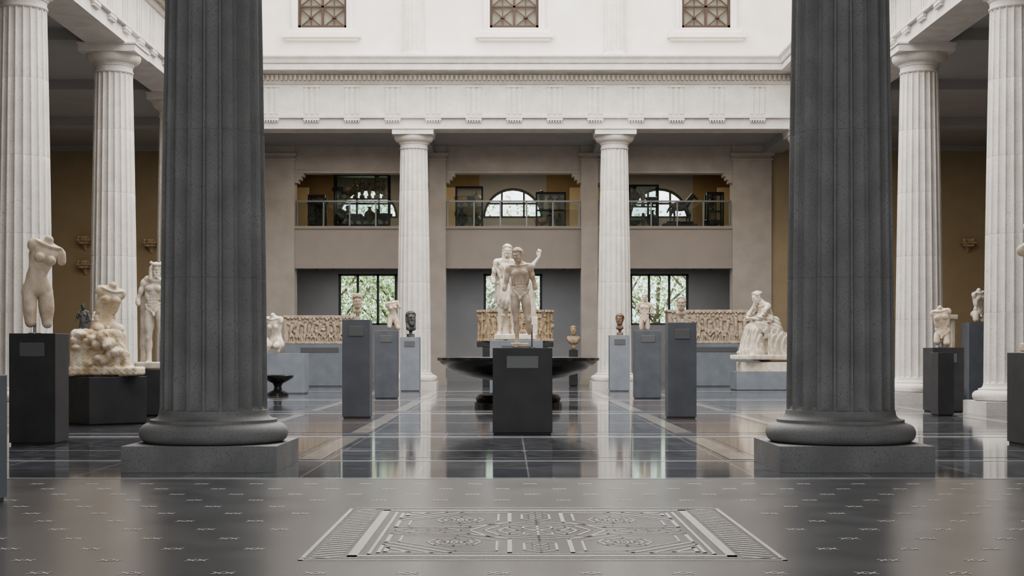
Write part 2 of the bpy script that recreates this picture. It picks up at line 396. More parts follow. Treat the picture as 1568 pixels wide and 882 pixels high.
def S(x0,y0,x1,y1,w=.022): b.seg((cx+x0,cy+y0),(cx+x1,cy+y1),w,z)
def rect(hx,hy,w,ox=0,oy=0):
    S(ox-hx,oy-hy,ox+hx,oy-hy,w);S(ox+hx,oy-hy,ox+hx,oy+hy,w);S(ox+hx,oy+hy,ox-hx,oy+hy,w);S(ox-hx,oy+hy,ox-hx,oy-hy,w)
def poly(pts,w):
    for i in range(len(pts)): S(*pts[i],*pts[(i+1)%len(pts)],w)
rect(1.40,1.45,.028); rect(1.12,1.27,.06); rect(1.03,1.19,.022)
for i in range(26):
    yy=-1.38+i*.106
    for sx in (-1,1): S(sx*1.34,yy,sx*1.19,yy+.09,.035)
S(-1.40,1.36,1.40,1.36,.02);S(-1.40,-1.36,1.40,-1.36,.02)
for s in (.46,.36,.27): poly([(s*math.cos(math.radians(a)),s*1.05*math.sin(math.radians(a))) for a in range(0,360,45)],.022)
for a in range(0,360,45):
    c,s_=math.cos(math.radians(a)),math.sin(math.radians(a)); S(0,0,.26*c,.26*s_,.018)
    a2=math.radians(a+22.5); S(.14*c,.14*s_,.24*math.cos(a2),.24*math.sin(a2),.018); S(.14*math.cos(a2+math.radians(22.5)),.14*math.sin(a2+math.radians(22.5)),.24*math.cos(a2),.24*math.sin(a2),.018)
for sx in (-1,1):
    for sy in (-1,1):
        poly([(sx*.46,sy*.19),(sx*.19,sy*.48),(sx*.19,sy*1.12),(sx*.55,sy*1.12),(sx*.97,sy*.62),(sx*.97,sy*.19)],.028)
        poly([(sx*.53,sy*.27),(sx*.27,sy*.55),(sx*.27,sy*1.04),(sx*.52,sy*1.04),(sx*.89,sy*.60),(sx*.89,sy*.27)],.016)
        for r in (.17,.12,.06): poly([(sx*.54+r*math.cos(math.radians(a)),sy*.62+r*1.2*math.sin(math.radians(a))) for a in range(0,360,45 if r>.1 else 90)],.018)
        for a in range(0,360,45): S(sx*.54,sy*.62,sx*.54+.10*math.cos(math.radians(a)),sy*.62+.12*math.sin(math.radians(a)),.014)
        poly([(sx*.66,sy*1.13),(sx*.98,sy*1.13),(sx*.98,sy*.74)],.024); poly([(sx*.80,sy*1.09),(sx*.94,sy*1.09),(sx*.94,sy*.90)],.030)
    poly([(0,sx*.56),(.10,sx*.66),(.10,sx*1.0),(0,sx*1.10),(-.10,sx*1.0),(-.10,sx*.66)],.016)
    for q in (.70,.82,.94): poly([(-.05,sx*q),(0,sx*(q+.06)),(.05,sx*q),(0,sx*(q-.06))],.012)
    poly([(sx*.52,0),(sx*.62,.12),(sx*.86,.12),(sx*.96,0),(sx*.86,-.12),(sx*.62,-.12)],.018)
    poly([(sx*.66,0),(sx*.74,.06),(sx*.82,0),(sx*.74,-.06)],.014)
b.obj('floor_mosaic',M_MOS)

# ---------------------------------------------------------------- SDF sculpting
def Rm(yaw=0,pitch=0,roll=0):
    return np.array(Euler((math.radians(pitch),math.radians(roll),0)).to_matrix()) if yaw==0 else np.array(Euler((0,0,math.radians(yaw))).to_matrix()@Euler((math.radians(pitch),math.radians(roll),0)).to_matrix())
I3=np.eye(3)
class Sdf:
    def __init__(s): s.p=[]; s.folds=[]
    def cap(s,a,b,ra,rb,k=.02): s.p.append(('c',np.array(a,float),np.array(b,float),ra,rb,k))
    def ell(s,c,r,M=I3,k=.02,sub=False): 
        if np.isscalar(r): r=(r,r,r)
        s.p.append(('e',np.array(c,float),np.array(r,float),M,k,sub))
    def bx(s,c,h,M=I3,k=.02,rd=.01,sub=False): s.p.append(('b',np.array(c,float),np.array(h,float),M,k,rd,sub))
    def fold(s,lo,hi,amp,fn): s.folds.append((np.array(lo,float),np.array(hi,float),amp,fn))
    def mesh(s,h,scale=1.,rough=0.):
        lo=np.array([9.]*3);hi=-lo
        for q in s.p:
            if q[0]=='c': 
                r=max(q[3],q[4]); lo=np.minimum(lo,np.minimum(q[1],q[2])-r); hi=np.maximum(hi,np.maximum(q[1],q[2])+r)
            elif not q[-1]:
                r=np.abs(q[3])@q[2]; lo=np.minimum(lo,q[1]-r); hi=np.maximum(hi,q[1]+r)
        lo-=3*h+.02; hi+=3*h+.02
        n=np.ceil((hi-lo)/h).astype(int)+1
        F=np.full(n,1.,np.float32); ax=[(lo[i]+h*np.arange(n[i])).astype(np.float32) for i in range(3)]
        def region(l,u):
            sl=[];
            for i in range(3):
                a=max(0,int((l[i]-lo[i])/h)); b_=min(n[i],int((u[i]-lo[i])/h)+2)
                if b_<=a: return None
                sl.append(slice(a,b_))
            return tuple(sl)
        for q in s.p:
            if q[0]=='c':
                _,a,b_,ra,rb,k=q; m=max(ra,rb)+k+2*h; sl=region(np.minimum(a,b_)-m,np.maximum(a,b_)+m)
                if sl is None: continue
                X,Y,Z=np.meshgrid(*[ax[i][sl[i]] for i in range(3)],indexing='ij',sparse=True)
                d=b_-a; L=max(float(d@d),1e-9)
                t=np.clip(((X-a[0])*d[0]+(Y-a[1])*d[1]+(Z-a[2])*d[2])/L,0,1)
                D=np.sqrt((X-a[0]-t*d[0])**2+(Y-a[1]-t*d[1])**2+(Z-a[2]-t*d[2])**2)-(ra+(rb-ra)*t); sub=False
            else:
                c,r,M,k=q[1:5]; sub=q[-1]; ext=np.abs(M)@r+k+2*h; sl=region(c-ext,c+ext)
                if sl is None: continue
                X,Y,Z=np.meshgrid(*[ax[i][sl[i]] for i in range(3)],indexing='ij',sparse=True)
                X=X-c[0];Y=Y-c[1];Z=Z-c[2]
                x=M[0,0]*X+M[1,0]*Y+M[2,0]*Z; y=M[0,1]*X+M[1,1]*Y+M[2,1]*Z; zz=M[0,2]*X+M[1,2]*Y+M[2,2]*Z
                if q[0]=='e':
                    k0=np.sqrt((x/r[0])**2+(y/r[1])**2+(zz/r[2])**2); k1=np.sqrt((x/r[0]**2)**2+(y/r[1]**2)**2+(zz/r[2]**2)**2)+1e-6
                    D=k0*(k0-1)/k1
                else:
                    rd=q[5]; qx=np.abs(x)-r[0]+rd; qy=np.abs(y)-r[1]+rd; qz=np.abs(zz)-r[2]+rd
                    D=np.sqrt(np.maximum(qx,0)**2+np.maximum(qy,0)**2+np.maximum(qz,0)**2)+np.minimum(np.maximum(qx,np.maximum(qy,qz)),0)-rd
            A=F[sl]
            if sub:
                D=-D; hh=np.maximum(k-np.abs(A-D),0)/k; F[sl]=np.maximum(A,D)+hh*hh*k/4
            else:
                hh=np.maximum(k-np.abs(A-D),0)/k; F[sl]=np.minimum(A,D)-hh*hh*k/4
        for l,u,amp,fn in s.folds:
            sl=region(l,u)
            if sl is None: continue
            X,Y,Z=np.meshgrid(*[ax[i][sl[i]] for i in range(3)],indexing='ij')
            w=np.clip((Z-l[2])/.06,0,1)*np.clip((u[2]-Z)/.06,0,1)*np.clip((X-l[0])/.04,0,1)*np.clip((u[0]-X)/.04,0,1)*np.clip((Y-l[1])/.04,0,1)*np.clip((u[1]-Y)/.04,0,1)
            F[sl]+=amp*w*fn(X,Y,Z)
        if rough>0:
            X,Y,Z=np.meshgrid(*ax,indexing='ij',sparse=True)
            F+=rough*(np.sin(31*X+7*Y+3)*np.sin(27*Y+11*Z)*np.sin(23*Z+5*X+1)+.6*np.sin(67*X+1)*np.sin(59*Y+40*Z)*np.sin(61*Z+2)).astype(np.float32)
        F[0]=F[-1]=1;F[:,0]=F[:,-1]=1;F[:,:,0]=F[:,:,-1]=1
        sg=F<0; c=np.zeros(tuple(n-1),np.int8)
        for i in (0,1):
            for j in (0,1):
                for k in (0,1): c+=sg[i:n[0]-1+i,j:n[1]-1+j,k:n[2]-1+k]
        mk=(c>0)&(c<8); idx=np.full(mk.shape,-1,np.int32); ii=np.argwhere(mk); idx[mk]=np.arange(len(ii))
        pos=np.zeros((len(ii),3));cnt=np.zeros(len(ii))
        cor=[(i,j,k) for i in (0,1) for j in (0,1) for k in (0,1)]
        for a in cor:
            for d in range(3):
                if a[d]==0:
                    b2=list(a);b2[d]=1
                    Fa=F[ii[:,0]+a[0],ii[:,1]+a[1],ii[:,2]+a[2]];Fb=F[ii[:,0]+b2[0],ii[:,1]+b2[1],ii[:,2]+b2[2]]
                    cr=(Fa<0)!=(Fb<0); t=np.where(cr,Fa/np.where(cr,Fa-Fb,1),0)
                    for e in range(3): pos[:,e]+=cr*(a[e]+(t if e==d else 0))
                    cnt+=cr
        pos=(pos/cnt[:,None]+ii)*h+lo
        def quads(sel_axis):
            if sel_axis==0:
                ch=sg[:-1,1:-1,1:-1]!=sg[1:,1:-1,1:-1]; q=np.argwhere(ch); i,j,k=q[:,0],q[:,1]+1,q[:,2]+1; ins=sg[i,j,k]
                f=np.stack([idx[i,j-1,k-1],idx[i,j,k-1],idx[i,j,k],idx[i,j-1,k]],1)
            elif sel_axis==1:
                ch=sg[1:-1,:-1,1:-1]!=sg[1:-1,1:,1:-1]; q=np.argwhere(ch); i,j,k=q[:,0]+1,q[:,1],q[:,2]+1; ins=sg[i,j,k]
                f=np.stack([idx[i-1,j,k-1],idx[i-1,j,k],idx[i,j,k],idx[i,j,k-1]],1)
            else:
                ch=sg[1:-1,1:-1,:-1]!=sg[1:-1,1:-1,1:]; q=np.argwhere(ch); i,j,k=q[:,0]+1,q[:,1]+1,q[:,2]; ins=sg[i,j,k]
                f=np.stack([idx[i-1,j-1,k],idx[i,j-1,k],idx[i,j,k],idx[i-1,j,k]],1)
            f[~ins]=f[~ins][:,::-1]; return f
        f=np.concatenate([quads(a) for a in range(3)])
        me=bpy.data.meshes.new('sculpt'); me.vertices.add(len(pos)); me.vertices.foreach_set('co',(pos*scale).astype(np.float32).ravel())
        me.loops.add(len(f)*4); me.loops.foreach_set('vertex_index',f.ravel().astype(np.int32))
        me.polygons.add(len(f)); me.polygons.foreach_set('loop_start',np.arange(len(f),dtype=np.int32)*4)
        me.polygons.foreach_set('use_smooth',np.ones(len(f),bool)); me.update(calc_edges=True); me.validate()
        return me
    def obj(s,name,m,loc,h=.009,scale=1.,rot=0,rough=0.,drop=True):
        me=s.mesh(h,scale,rough); me.name=name; me.materials.append(m)
        if drop:
            co=np.empty(len(me.vertices)*3,np.float32); me.vertices.foreach_get('co',co); co=co.reshape(-1,3)
            zmin=co[:,2].min(); co[:,2]-=zmin; me.vertices.foreach_set('co',co.ravel()); me.update()
        o=bpy.data.objects.new(name,me); COL.objects.link(o); o.location=loc; o.rotation_euler=(0,0,math.radians(rot)); return o
def U(v): v=np.array(v,float); return v/np.linalg.norm(v)
def head(S,c,M=I3,hair='curl',beard=False,female=False,neck=None):
    w=lambda x,y,z: c+M@np.array([x,y,z])
    S.ell(w(0,.016,.030),(.076,.094,.082),M,.02); S.ell(w(0,-.028,-.028),(.060,.060,.085),M,.03)
    S.ell(w(0,-.058,-.092),(.028,.026,.022),M,.03)
    for s in (-1,1): S.cap(w(s*.052,-.005,-.055),w(s*.018,-.060,-.095),.022,.018,.03)
    for s in (-1,1):
        S.cap(w(s*.010,-.090,.020),w(s*.044,-.070,.022),.010,.009,.012)
        S.ell(w(s*.030,-.094,-.001),(.020,.016,.012),M,.010,True)
        S.ell(w(s*.030,-.073,-.003),(.016,.013,.010),M,.004)
        S.ell(w(s*.042,-.060,-.032),(.018,.018,.018),M,.025)
        S.ell(w(s*.077,.004,-.012),(.010,.019,.028),M,.008)
    S.cap(w(0,-.088,.016),w(0,-.112,-.028),.007,.011,.008); S.ell(w(0,-.098,-.036),(.019,.012,.008),M,.006)
    S.ell(w(0,-.092,-.058),(.024,.011,.0055),M,.004); S.ell(w(0,-.090,-.070),(.019,.011,.007),M,.004)
    rng=random.Random(3)
    if hair in('curl','long','cap'):
        n=110
        for i in range(n):
            zf=1-2*(i+.5)/n; th=i*2.399963; r=math.sqrt(1-zf*zf); x,y,zz=r*math.cos(th),r*math.sin(th),zf
            if zz>-.55 and not (y<-.15 and zz<.50) :
                rr=.016+.006*rng.random()
                S.ell(w(x*.081,y*.099+.014,zz*.088+.030),rr,I3,.006)
        if hair=='long':
            for s in (-1,1):
                for t in range(6): S.ell(w(s*(.075-.003*t),.03-.008*t,-.03-.032*t),.024,I3,.012)
            S.ell(w(0,.06,-.06),(.06,.04,.07),M,.02)
    if hair=='bun':
        for i in range(9):
            a=math.radians(-80+20*i); S.cap(w(.078*math.sin(a),-.045+.02*abs(math.sin(a)),.035+.068*math.cos(a)),w(.06*math.sin(a),.09,.02+.05*math.cos(a)),.016,.014,.008)
        S.ell(w(0,.115,.02),(.036,.036,.034),M,.012)
    if hair=='lion':
        S.ell(w(0,.01,.05),(.095,.10,.085),M,.02); S.cap(w(-.05,-.075,.095),w(.05,-.075,.095),.03,.03,.02)
        for s in (-1,1): S.ell(w(s*.085,0,.12),.028,I3,.01); S.cap(w(s*.09,-.01,.03),w(s*.10,-.04,-.16),.03,.035,.02)
    if hair=='tall':
        for i in range(60):
            th=i*2.4; t=i/60; S.ell(w(.085*(1-.3*t)*math.cos(th),.01+.09*(1-.3*t)*math.sin(th),.06+.09*t) if not(math.sin(th)<-.2 and t<.3) else w(0,0,.1),.020,I3,.006)
    if beard:
        for i in range(34):
            a=rng.uniform(-1,1); t=rng.random(); S.ell(w(a*.055*(1-.4*t),-.062-.030*(1-abs(a)),-.060-.075*t),.015,I3,.007)
def hand(S,wr,d,side):
    d=U(d); up=np.array([0,0,1.]) if abs(d[2])<.8 else np.array([0,-1.,0]); w=U(np.cross(d,up)); nrm=U(np.cross(w,d))
    M=np.stack([w,nrm,d],1); S.ell(wr+d*.045,(.036,.018,.05),M,.012)
    for i,l in enumerate((.070,.080,.075,.058)):
        b=wr+d*.085+w*(i-1.5)*.020; m=b+d*l*.5+nrm*.008; e=m+d*l*.40-nrm*.02
        S.cap(b,m,.010,.009,.004); S.cap(m,e,.009,.007,.004)
    b=wr+d*.025+w*side*.03; S.cap(b,b+d*.04+w*side*.022,.012,.010,.006); S.cap(b+d*.04+w*side*.022,b+d*.075+w*side*.022,.010,.008,.004)
def body(S,p=(0,0,.97),Pm=I3,Cm=I3,Hm=I3,arms=None,legs=None,female=False,hair='curl',beard=False,head_on=True,neck_on=True):
    p=np.array(p,float); wst=p+Pm@np.array([0,0,.13]); ch=wst+Cm@np.array([0,-.005,.18])
    C=lambda x,y,z: ch+Cm@np.array([x,y,z]); P=lambda x,y,z: p+Pm@np.array([x,y,z])
    f=female; A=(Pm+Cm)/2
    S.ell(P(0,0,0),(.160 if f else .148,.100,.110),Pm,.03)
    S.ell(P(0,.0,.11),(.115 if f else .130,.085,.14),A,.05)
    S.ell(C(0,.01,.0),(.132 if f else .158,.100,.17),Cm,.05)
    S.ell(C(0,.0,.09),(.150 if f else .165,.085,.10),Cm,.04)
    S.cap(C(-.15,.015,.15),C(.15,.015,.15),.055,.055,.05)
    hf=1 if head_on else .78
    for s in (-1,1):
        S.ell(C(s*.08,.055,.08),(.07,.045,.12),Cm,.03)
        if f: S.ell(C(s*.070,-.085,.035),(.054,.048,.052),Cm,.02)
        else:
            S.ell(C(s*.072,-.072,.060),(.080,.040,.058),Cm@Rm(0,0,s*12),.012)
            S.ell(C(s*.125,-.01,-.03),(.04,.07,.13),Cm,.03)
            for r_ in range(3): S.ell(C(s*(.125-.012*r_),-.055,-.05-.035*r_),(.028,.020,.016),Cm@Rm(0,0,s*30),.014)
            S.ell(P(s*.125,-.015,.085),(.034,.055,.038),Pm,.02)
            S.cap(P(s*.135,-.050,.055),P(s*.03,-.098,-.035),.013,.011,.022)
        S.ell(P(s*.075,.07,-.05),(.085,.075,.085),Pm,.02)
        S.ell(C(s*(.188 if head_on else .170),.005,.140),((.064 if not f else .052)*hf,.064*hf,.078*hf),Cm,.03)
        S.cap(C(s*.02,-.07,.185),C(s*.15,-.03,.20),.012,.012,.03)
        if not f:
            for r_ in range(4): S.ell(wst+A@np.array([s*.033,-.077+.003*r_,-.055+.052*r_]),(.030,.016,.024),Cm,.012)
            S.cap(wst+A@np.array([s*.072,-.068,-.06]),wst+A@np.array([s*.085,-.072,.11]),.010,.010,.025)
    if not f: 
        S.ell(P(0,-.100,-.085),(.030,.028,.034),Pm,.010); S.cap(P(0,-.120,-.070),P(0,-.124,-.105),.013,.012,.006)
        S.ell(P(0,-.098,-.055),(.038,.015,.018),Pm,.010)
    S.ell(P(0,-.105,.085),(.010,.02,.010),Pm,.010,True)
    if neck_on:
        nb=C(0,.012,.20); hc=C(0,0,.20)+Cm@np.array([0,.0,.06])+Hm@np.array([0,-.02,.125])
        S.cap(nb,hc-Hm@np.array([0,-.015,.04]) if head_on else nb+Cm@np.array([0,-.01,.05]),.058,.050,.03)
        for s in (-1,1): S.cap(C(0,.03,.25 if head_on else .20),C(s*.15,.02,.17),.035,.04,.04)
        if head_on:
            for s in (-1,1): S.cap(C(s*.018,-.055,.20),hc+Hm@np.array([s*.055,.01,-.06]),.012,.014,.015)
            head(S,hc,Hm,hair,beard,f)
    for key,s in (('R',-1),('L',1)):
        a=(arms or {}).get(key)
        if a:
            sh=C(s*.19,.0,.14); d1,f1,d2,f2=a[:4]; d1=U(d1); el=sh+d1*.30*f1
            S.cap(sh,el,.050,.050-.013*f1,.025)
            if f1>=1: 
                S.ell(sh+d1*.15+np.array([0,-.014,0]),(.042,.040,.075),I3,.02); S.ell(sh+d1*.17+np.array([0,.018,0]),(.040,.034,.08),I3,.02)
                if f2>0:
                    d2=U(d2); wr=el+d2*.25*f2; S.cap(el,wr,.040,.040-.014*f2,.015); S.ell(el+d2*.06+np.array([s*.008,0,0]),(.042,.038,.055),I3,.025)
                    if f2>=1 and len(a)>4: hand(S,wr,a[4],-s)
        l=(legs or {}).get(key)
        if l:
            hp=P(s*.085,.0,-.05); d1,f1,d2,f2=l[:4]; d1=U(d1); kn=hp+d1*.43*f1
            S.cap(hp,kn,.086,.086-.032*f1,.022)
            if f1>.5:
                S.ell(hp+d1*.17+np.array([s*.022,-.03,0]),(.060,.055,.17),I3,.03); S.ell(hp+d1*.17+np.array([-s*.012,.035,0]),(.06,.05,.15),I3,.03)
            if f1>=1:
                for q in (-1,1): S.ell(kn+np.array([q*.026,-.012,.045]),(.026,.032,.042),I3,.014)
                S.ell(kn+np.array([0,-.036,0]),(.028,.024,.032),I3,.010)
                if f2>0:
                    d2=U(d2); an=kn+d2*.40*f2; S.cap(kn,an,.048,.048-.018*f2,.02)
                    S.cap(kn+np.array([0,-.025,-.03]),kn+d2*.3*f2+np.array([0,-.012,0]),.022,.018,.02)
                    if f2>.5:
                        for q in (-1,1): S.ell(kn+d2*(.13+.015*q*s)+np.array([q*.022,.024,0]),(.036,.040,.095),I3,.018)
                    if f2>=1 and len(l)>4:
                        fd=U(l[4]); sd=np.array([-fd[1],fd[0],0])
                        for q in (-1,1): S.ell(an+sd*.030*q,(.016,.016,.018),I3,.012)
                        S.cap(an+np.array([0,.03,-.048]),an+fd*.13+np.array([0,0,-.058]),.032,.026,.02)
                        S.cap(an+np.array([0,.02,-.01]),an+fd*.10+np.array([0,0,-.045]),.034,.028,.02)
                        for i in range(5): S.cap(an+fd*.14+sd*(i-2)*.017+np.array([0,0,-.062]),an+fd*(.190-.007*abs(i-(1 if s>0 else 3)))+sd*(i-2)*.019+np.array([0,0,-.068]),.013,.011,.005)
    return ch

# ---------------------------------------------------------------- pedestals
def pedestal(x,y,w,d,h,m,rot=0,label=True,name='display_pedestal'):
    b=MB(); b.box(-w/2,w/2,-d/2,d/2,.03,h); b.box(-w/2+.02,w/2-.02,-d/2+.02,d/2-.02,0,.03)
    if label: b.box(-w*.27,w*.27,-d/2-.012,-d/2,h-.30,h-.12,1)
    return b.obj(name,[m,M_LABEL],bevel=.006,loc=(x,y,0),rot=math.radians(rot))
def rod(x,y,z0,z1,r=.012,name='steel_mount'):
    b=MB(); b.lathe([(r,0),(r,z1-z0)],12); b.lathe([(r*4,0),(r*4,.01)],16); return b.obj(name,M_ROD,smooth=30,loc=(x,y,z0))

pedestal(0.01,22.15,.87,.87,1.27,M_PEDD)
S_=Sdf()
body(S_,(0,0,.95),Rm(0,0,5),Rm(-6,0,-4),Rm(-28,14,-3),
 arms={'R':((-.22,.05,-1),1,(-.1,-.6,-1),.12),'L':((.26,.12,-1),1,(.1,.0,-1),.25)},
 legs={'R':((.04,-.02,-1),1,(.06,.06,-1),1,(-.25,-1,0)),'L':((.16,-.16,-1),1,(.05,.30,-1),.55)},hair='curl')
S_.bx((-.01,0,.045),(.16,.17,.035),I3,.01,.015)
S_.obj('marble_youth_statue',M_MARW,(-.02,22.2,1.27),.0065,.845)
rod(.155,22.25,1.27,1.62,.012)

b=MB(); prof=[(.95,0),(.95,.12),(.90,.13),(.92,.17),(.93,.22),(.88,.28),(.78,.30),(.62,.31),(.50,.36),(.40,.44),(.37,.52),(.42,.57),(.60,.60),(.95,.66),(1.3,.75),(1.55,.86),(1.68,.97),(1.72,1.02),(1.76,1.03),(1.76,1.09),(1.70,1.10),(1.62,1.04),(1.4,.92),(1.0,.82),(.5,.78),(.02,.77)]
b.lathe(prof,72); b.obj('stone_basin',M_BAS,smooth=30,loc=(.02,32.4,0))

YD=37.0
pedestal(.0,YD,1.3,1.1,1.50,M_PEDG,label=True)
S_=Sdf()
body(S_,(-.20,0,.97),Rm(0,0,-4),Rm(4,0,3),Rm(12,8,4),
 arms={'R':((-.25,.0,-1),1,(.1,-.5,-.6),.5),'L':((1,-.1,-.25),1,(.6,-.1,.8),1,(.1,-.1,1))},
 legs={'R':((-.05,-.02,-1),1,(-.05,.05,-1),1,(-.3,-1,0)),'L':((.12,-.15,-1),1,(.0,.25,-1),1,(.25,-1,0))},hair='long')
S_.cap((-.20,0,1.02),(-.20,0,.72),.135,.175,.03); S_.cap((-.32,-.08,1.44),(-.06,-.10,1.02),.045,.055,.02); S_.cap((-.10,-.06,1.45),(-.04,-.04,.85),.045,.04,.03)
S_.cap((-.03,.10,1.40),(.03,.12,.5),.06,.05,.04); S_.cap((-.36,.08,1.40),(-.38,.10,.7),.05,.05,.04)
S_.fold((-.5,-.35,.5),(.1,.3,1.35),.010,lambda X,Y,Z:np.sin(75*X+5*np.sin(5*Z))+.5*np.sin(90*Y))
for sx in (-.27,-.10): S_.ell((sx,.0,.42),(.068,.07,.03),I3,.01)
S_.bx((.30,.02,.20),(.11,.10,.18),I3,.01,.01)
S_.cap((.30,.02,.40),(.30,.02,.80),.095,.075,.02); S_.cap((.30,.02,.80),(.30,.02,1.03),.07,.085,.03); S_.ell((.30,-.02,1.18),(.05,.055,.07),I3,.02); S_.cap((.30,.02,1.05),(.30,.0,1.15),.03,.03,.02)
S_.cap((.21,0,1.03),(.20,-.03,.78),.03,.022,.02); S_.cap((.39,0,1.03),(.38,-.10,.86),.03,.022,.02)
S_.fold((.15,-.15,.35),(.45,.15,1.05),.010,lambda X,Y,Z:np.sin(120*X))
S_.cap((-.20,.14,0.0),(-.20,.14,.55),.07,.05,.04)
S_.bx((-.02,.02,.0),(.40,.24,.055),I3,.01,.02)
S_.obj('dionysos_statue',M_MARB,(.0,YD,1.50),.008,1.29)

def torso(name,m,loc,scale,female,rot,Pm,Cm,legs,arms=None,neck=True,rough=.002,h=.009,extra=None):
    S_=Sdf(); body(S_,(0,0,.6),Pm,Cm,I3,arms=arms,legs=legs,female=female,head_on=False,neck_on=neck)
    if extra: extra(S_)
    return S_.obj(name,m,loc,h,scale,rot,rough)
pedestal(-6.37,19.6,.60,.60,1.45,M_PEDD)
torso('female_torso_sculpture',M_MARW,(-6.40,19.6,1.52),1.17,True,32,Rm(0,6,-6),Rm(8,10,16),{'R':((-.02,-.14,-1),.78,(0,0,-1),0),'L':((.04,-.10,-1),.84,(0,0,-1),0)},{'L':((.1,.1,-1),.26,(0,0,-1),0)},neck=True,h=.008)
rod(-6.43,19.6,1.45,1.70,.02)
PR=(-7.0,25.0)
pedestal(PR[0],PR[1],1.05,1.05,.80,M_PEDD,rot=43,label=False)
S_=Sdf()
rs=random.Random(5)
S_.bx((-.05,0,.36),(.42,.34,.38),Rm(5),.06,.10)
for i in range(26): S_.ell((rs.uniform(-.38,.34),rs.uniform(-.36,-.26),rs.uniform(.08,.66)),(rs.uniform(.06,.16),.09,rs.uniform(.04,.10)),Rm(rs.uniform(0,90),0,rs.uniform(-30,30)),.03)
S_.cap((.25,-.1,.62),(.40,-.16,.30),.10,.11,.06); S_.cap((.40,-.16,.30),(.50,-.2,.10),.09,.08,.05)
S_.bx((0.05,0,.04),(.62,.38,.07),Rm(3),.05,.04)
S_.obj('rock_seat_fragment',M_MARY,(PR[0]-.03,PR[1],.80),.012,1.0,0,.010)
torso('seated_male_torso',M_MARY,(-6.98,25.0,1.50),1.22,False,40,Rm(0,-5,0),Rm(0,22,8),{'R':((-.5,-1,-.2),.30,(0,0,-1),0),'L':((.5,-1,-.2),.35,(0,0,-1),0)},None,rough=.003)
pedestal(-7.05,28.3,.8,.8,.88,M_PEDD,label=False)
S_=Sdf()
body(S_,(0,0,.96),Rm(0,0,-5),Rm(0,0,4),Rm(25,6,0),arms={'R':((-.35,-.05,-1),1,(.15,-.5,-1),.4),'L':((.3,.1,-1),1,(.3,-.8,-.3),1,(0,-1,.1))},
 legs={'R':((-.04,-.02,-1),1,(-.02,.06,-1),1,(-.2,-1,0)),'L':((.14,-.14,-1),1,(.0,.24,-1),1,(.3,-1,0))},hair='lion',beard=True)
S_.cap((-.12,-.02,1.50),(.14,-.04,1.46),.05,.05,.04); S_.cap((-.20,.12,1.40),(-.18,.14,.35),.07,.10,.05); S_.cap((-.18,.13,0.03),(-.18,.14,.4),.10,.09,.05)
S_.bx((0,0.02,.0),(.30,.24,.06),I3,.01,.02)
S_.obj('hercules_statue',M_MARB,(-6.92,28.3,.88),.009,1.10)
pedestal(-9.05,31.5,.5,.5,1.30,M_PEDM,label=False)
S_=Sdf(); body(S_,(0,0,.97),Rm(0,0,3),Rm(0,0,-3),Rm(30),arms={'R':((-.3,0,-1),1,(.2,-1,-.2),1,(0,-1,0)),'L':((.3,0,-1),1,(0,-.3,-1),.4)},legs={'R':((-.04,-.02,-1),1,(0,.06,-1),1,(-.2,-1,0)),'L':((.1,-.1,-1),1,(0,.2,-1),1,(.2,-1,0))})
S_.cap((0,.05,1.4),(.02,.08,.5),.15,.16,.05); S_.bx((0,0,0),(.25,.2,.06),I3,.01,.02)
dk=S_.obj('dark_stone_statuette',M_DKST,(-9.15,31.38,1.30),.014,.50)
n=inst(dk,'marble_statuette',(-8.90,31.66,1.30),.5); n.data=dk.data.copy(); n.data.materials.clear(); n.data.materials.append(M_MARB)
pedestal(-4.77,11.75,1.0,.7,1.02,M_PEDG,label=False)

pedestal(-6.95,43.6,1.7,.9,1.18,M_PEDG,label=False)
torso('seated_torso_fragment',M_MARB,(-7.0,43.6,1.18),1.45,True,-20,Rm(0,-8,0),Rm(0,20,0),{'R':((-.3,-1,-.1),.8,(0,0,-1),0),'L':((.3,-1,-.1),.8,(0,0,-1),0)},None,rough=.003,h=.012)
b=MB(); b.lathe([(.30,0),(.30,.06),(.24,.10),(.12,.16),(.10,.26),(.14,.34),(.30,.42),(.42,.50),(.45,.56),(.40,.58),(.1,.52)],32); b.obj('stone_labrum',M_BAS,smooth=30,loc=(-6.62,41.5,0))

def bust(name,m,x,y,z,scale,rot=0,hair='curl',beard=False,female=False,chest=False,pitch=0,h=.006):
    S_=Sdf(); c=np.array([0,0,.30]); head(S_,c,Rm(0,pitch,0),hair,beard,female)
    S_.cap((0,.01,.13),(0,.01,.24),.058,.052,.03)
    if chest: S_.cap((-.12,.02,.08),(.12,.02,.08),.07,.07,.04); S_.ell((0,0,.02),(.15,.09,.10),I3,.04); S_.cap((0,.02,-.15),(0,.02,-.02),.07,.04,.02)
    else: S_.ell((0,.0,.12),(.085,.06,.05),I3,.03); S_.cap((0,.02,.0),(0,.02,.10),.028,.03,.01); S_.bx((0,.02,-.01),(.06,.06,.03),I3,.005,.005)
    return S_.obj(name,m,(x,y,z),h,scale,rot)
pedestal(-2.97,27.35,.50,.50,1.80,M_PEDM); bust('marble_head_tall_hair',M_MARW,-2.97,27.35,1.80,.98,10,'tall',female=True,h=.005)
pedestal(2.97,27.35,.52,.50,1.75,M_PEDM); bust('marble_head_female',M_MARW,2.98,27.35,1.75,1.05,-10,'bun',female=True,h=.005)
pedestal(-3.36,38.8,.58,.58,1.77,M_PEDM)
torso('female_torso_small',M_MARW,(-3.20,38.8,1.77),.86,True,20,Rm(0,0,5),Rm(0,10,-12),{'R':((-.2,-.3,-1),.5,(0,0,-1),0),'L':((.2,-.6,-1),.6,(0,0,-1),0)},{'L':((.4,-.2,-1),.5,(0,0,-1),0)})
pedestal(3.42,38.8,.68,.6,1.77,M_PEDM)
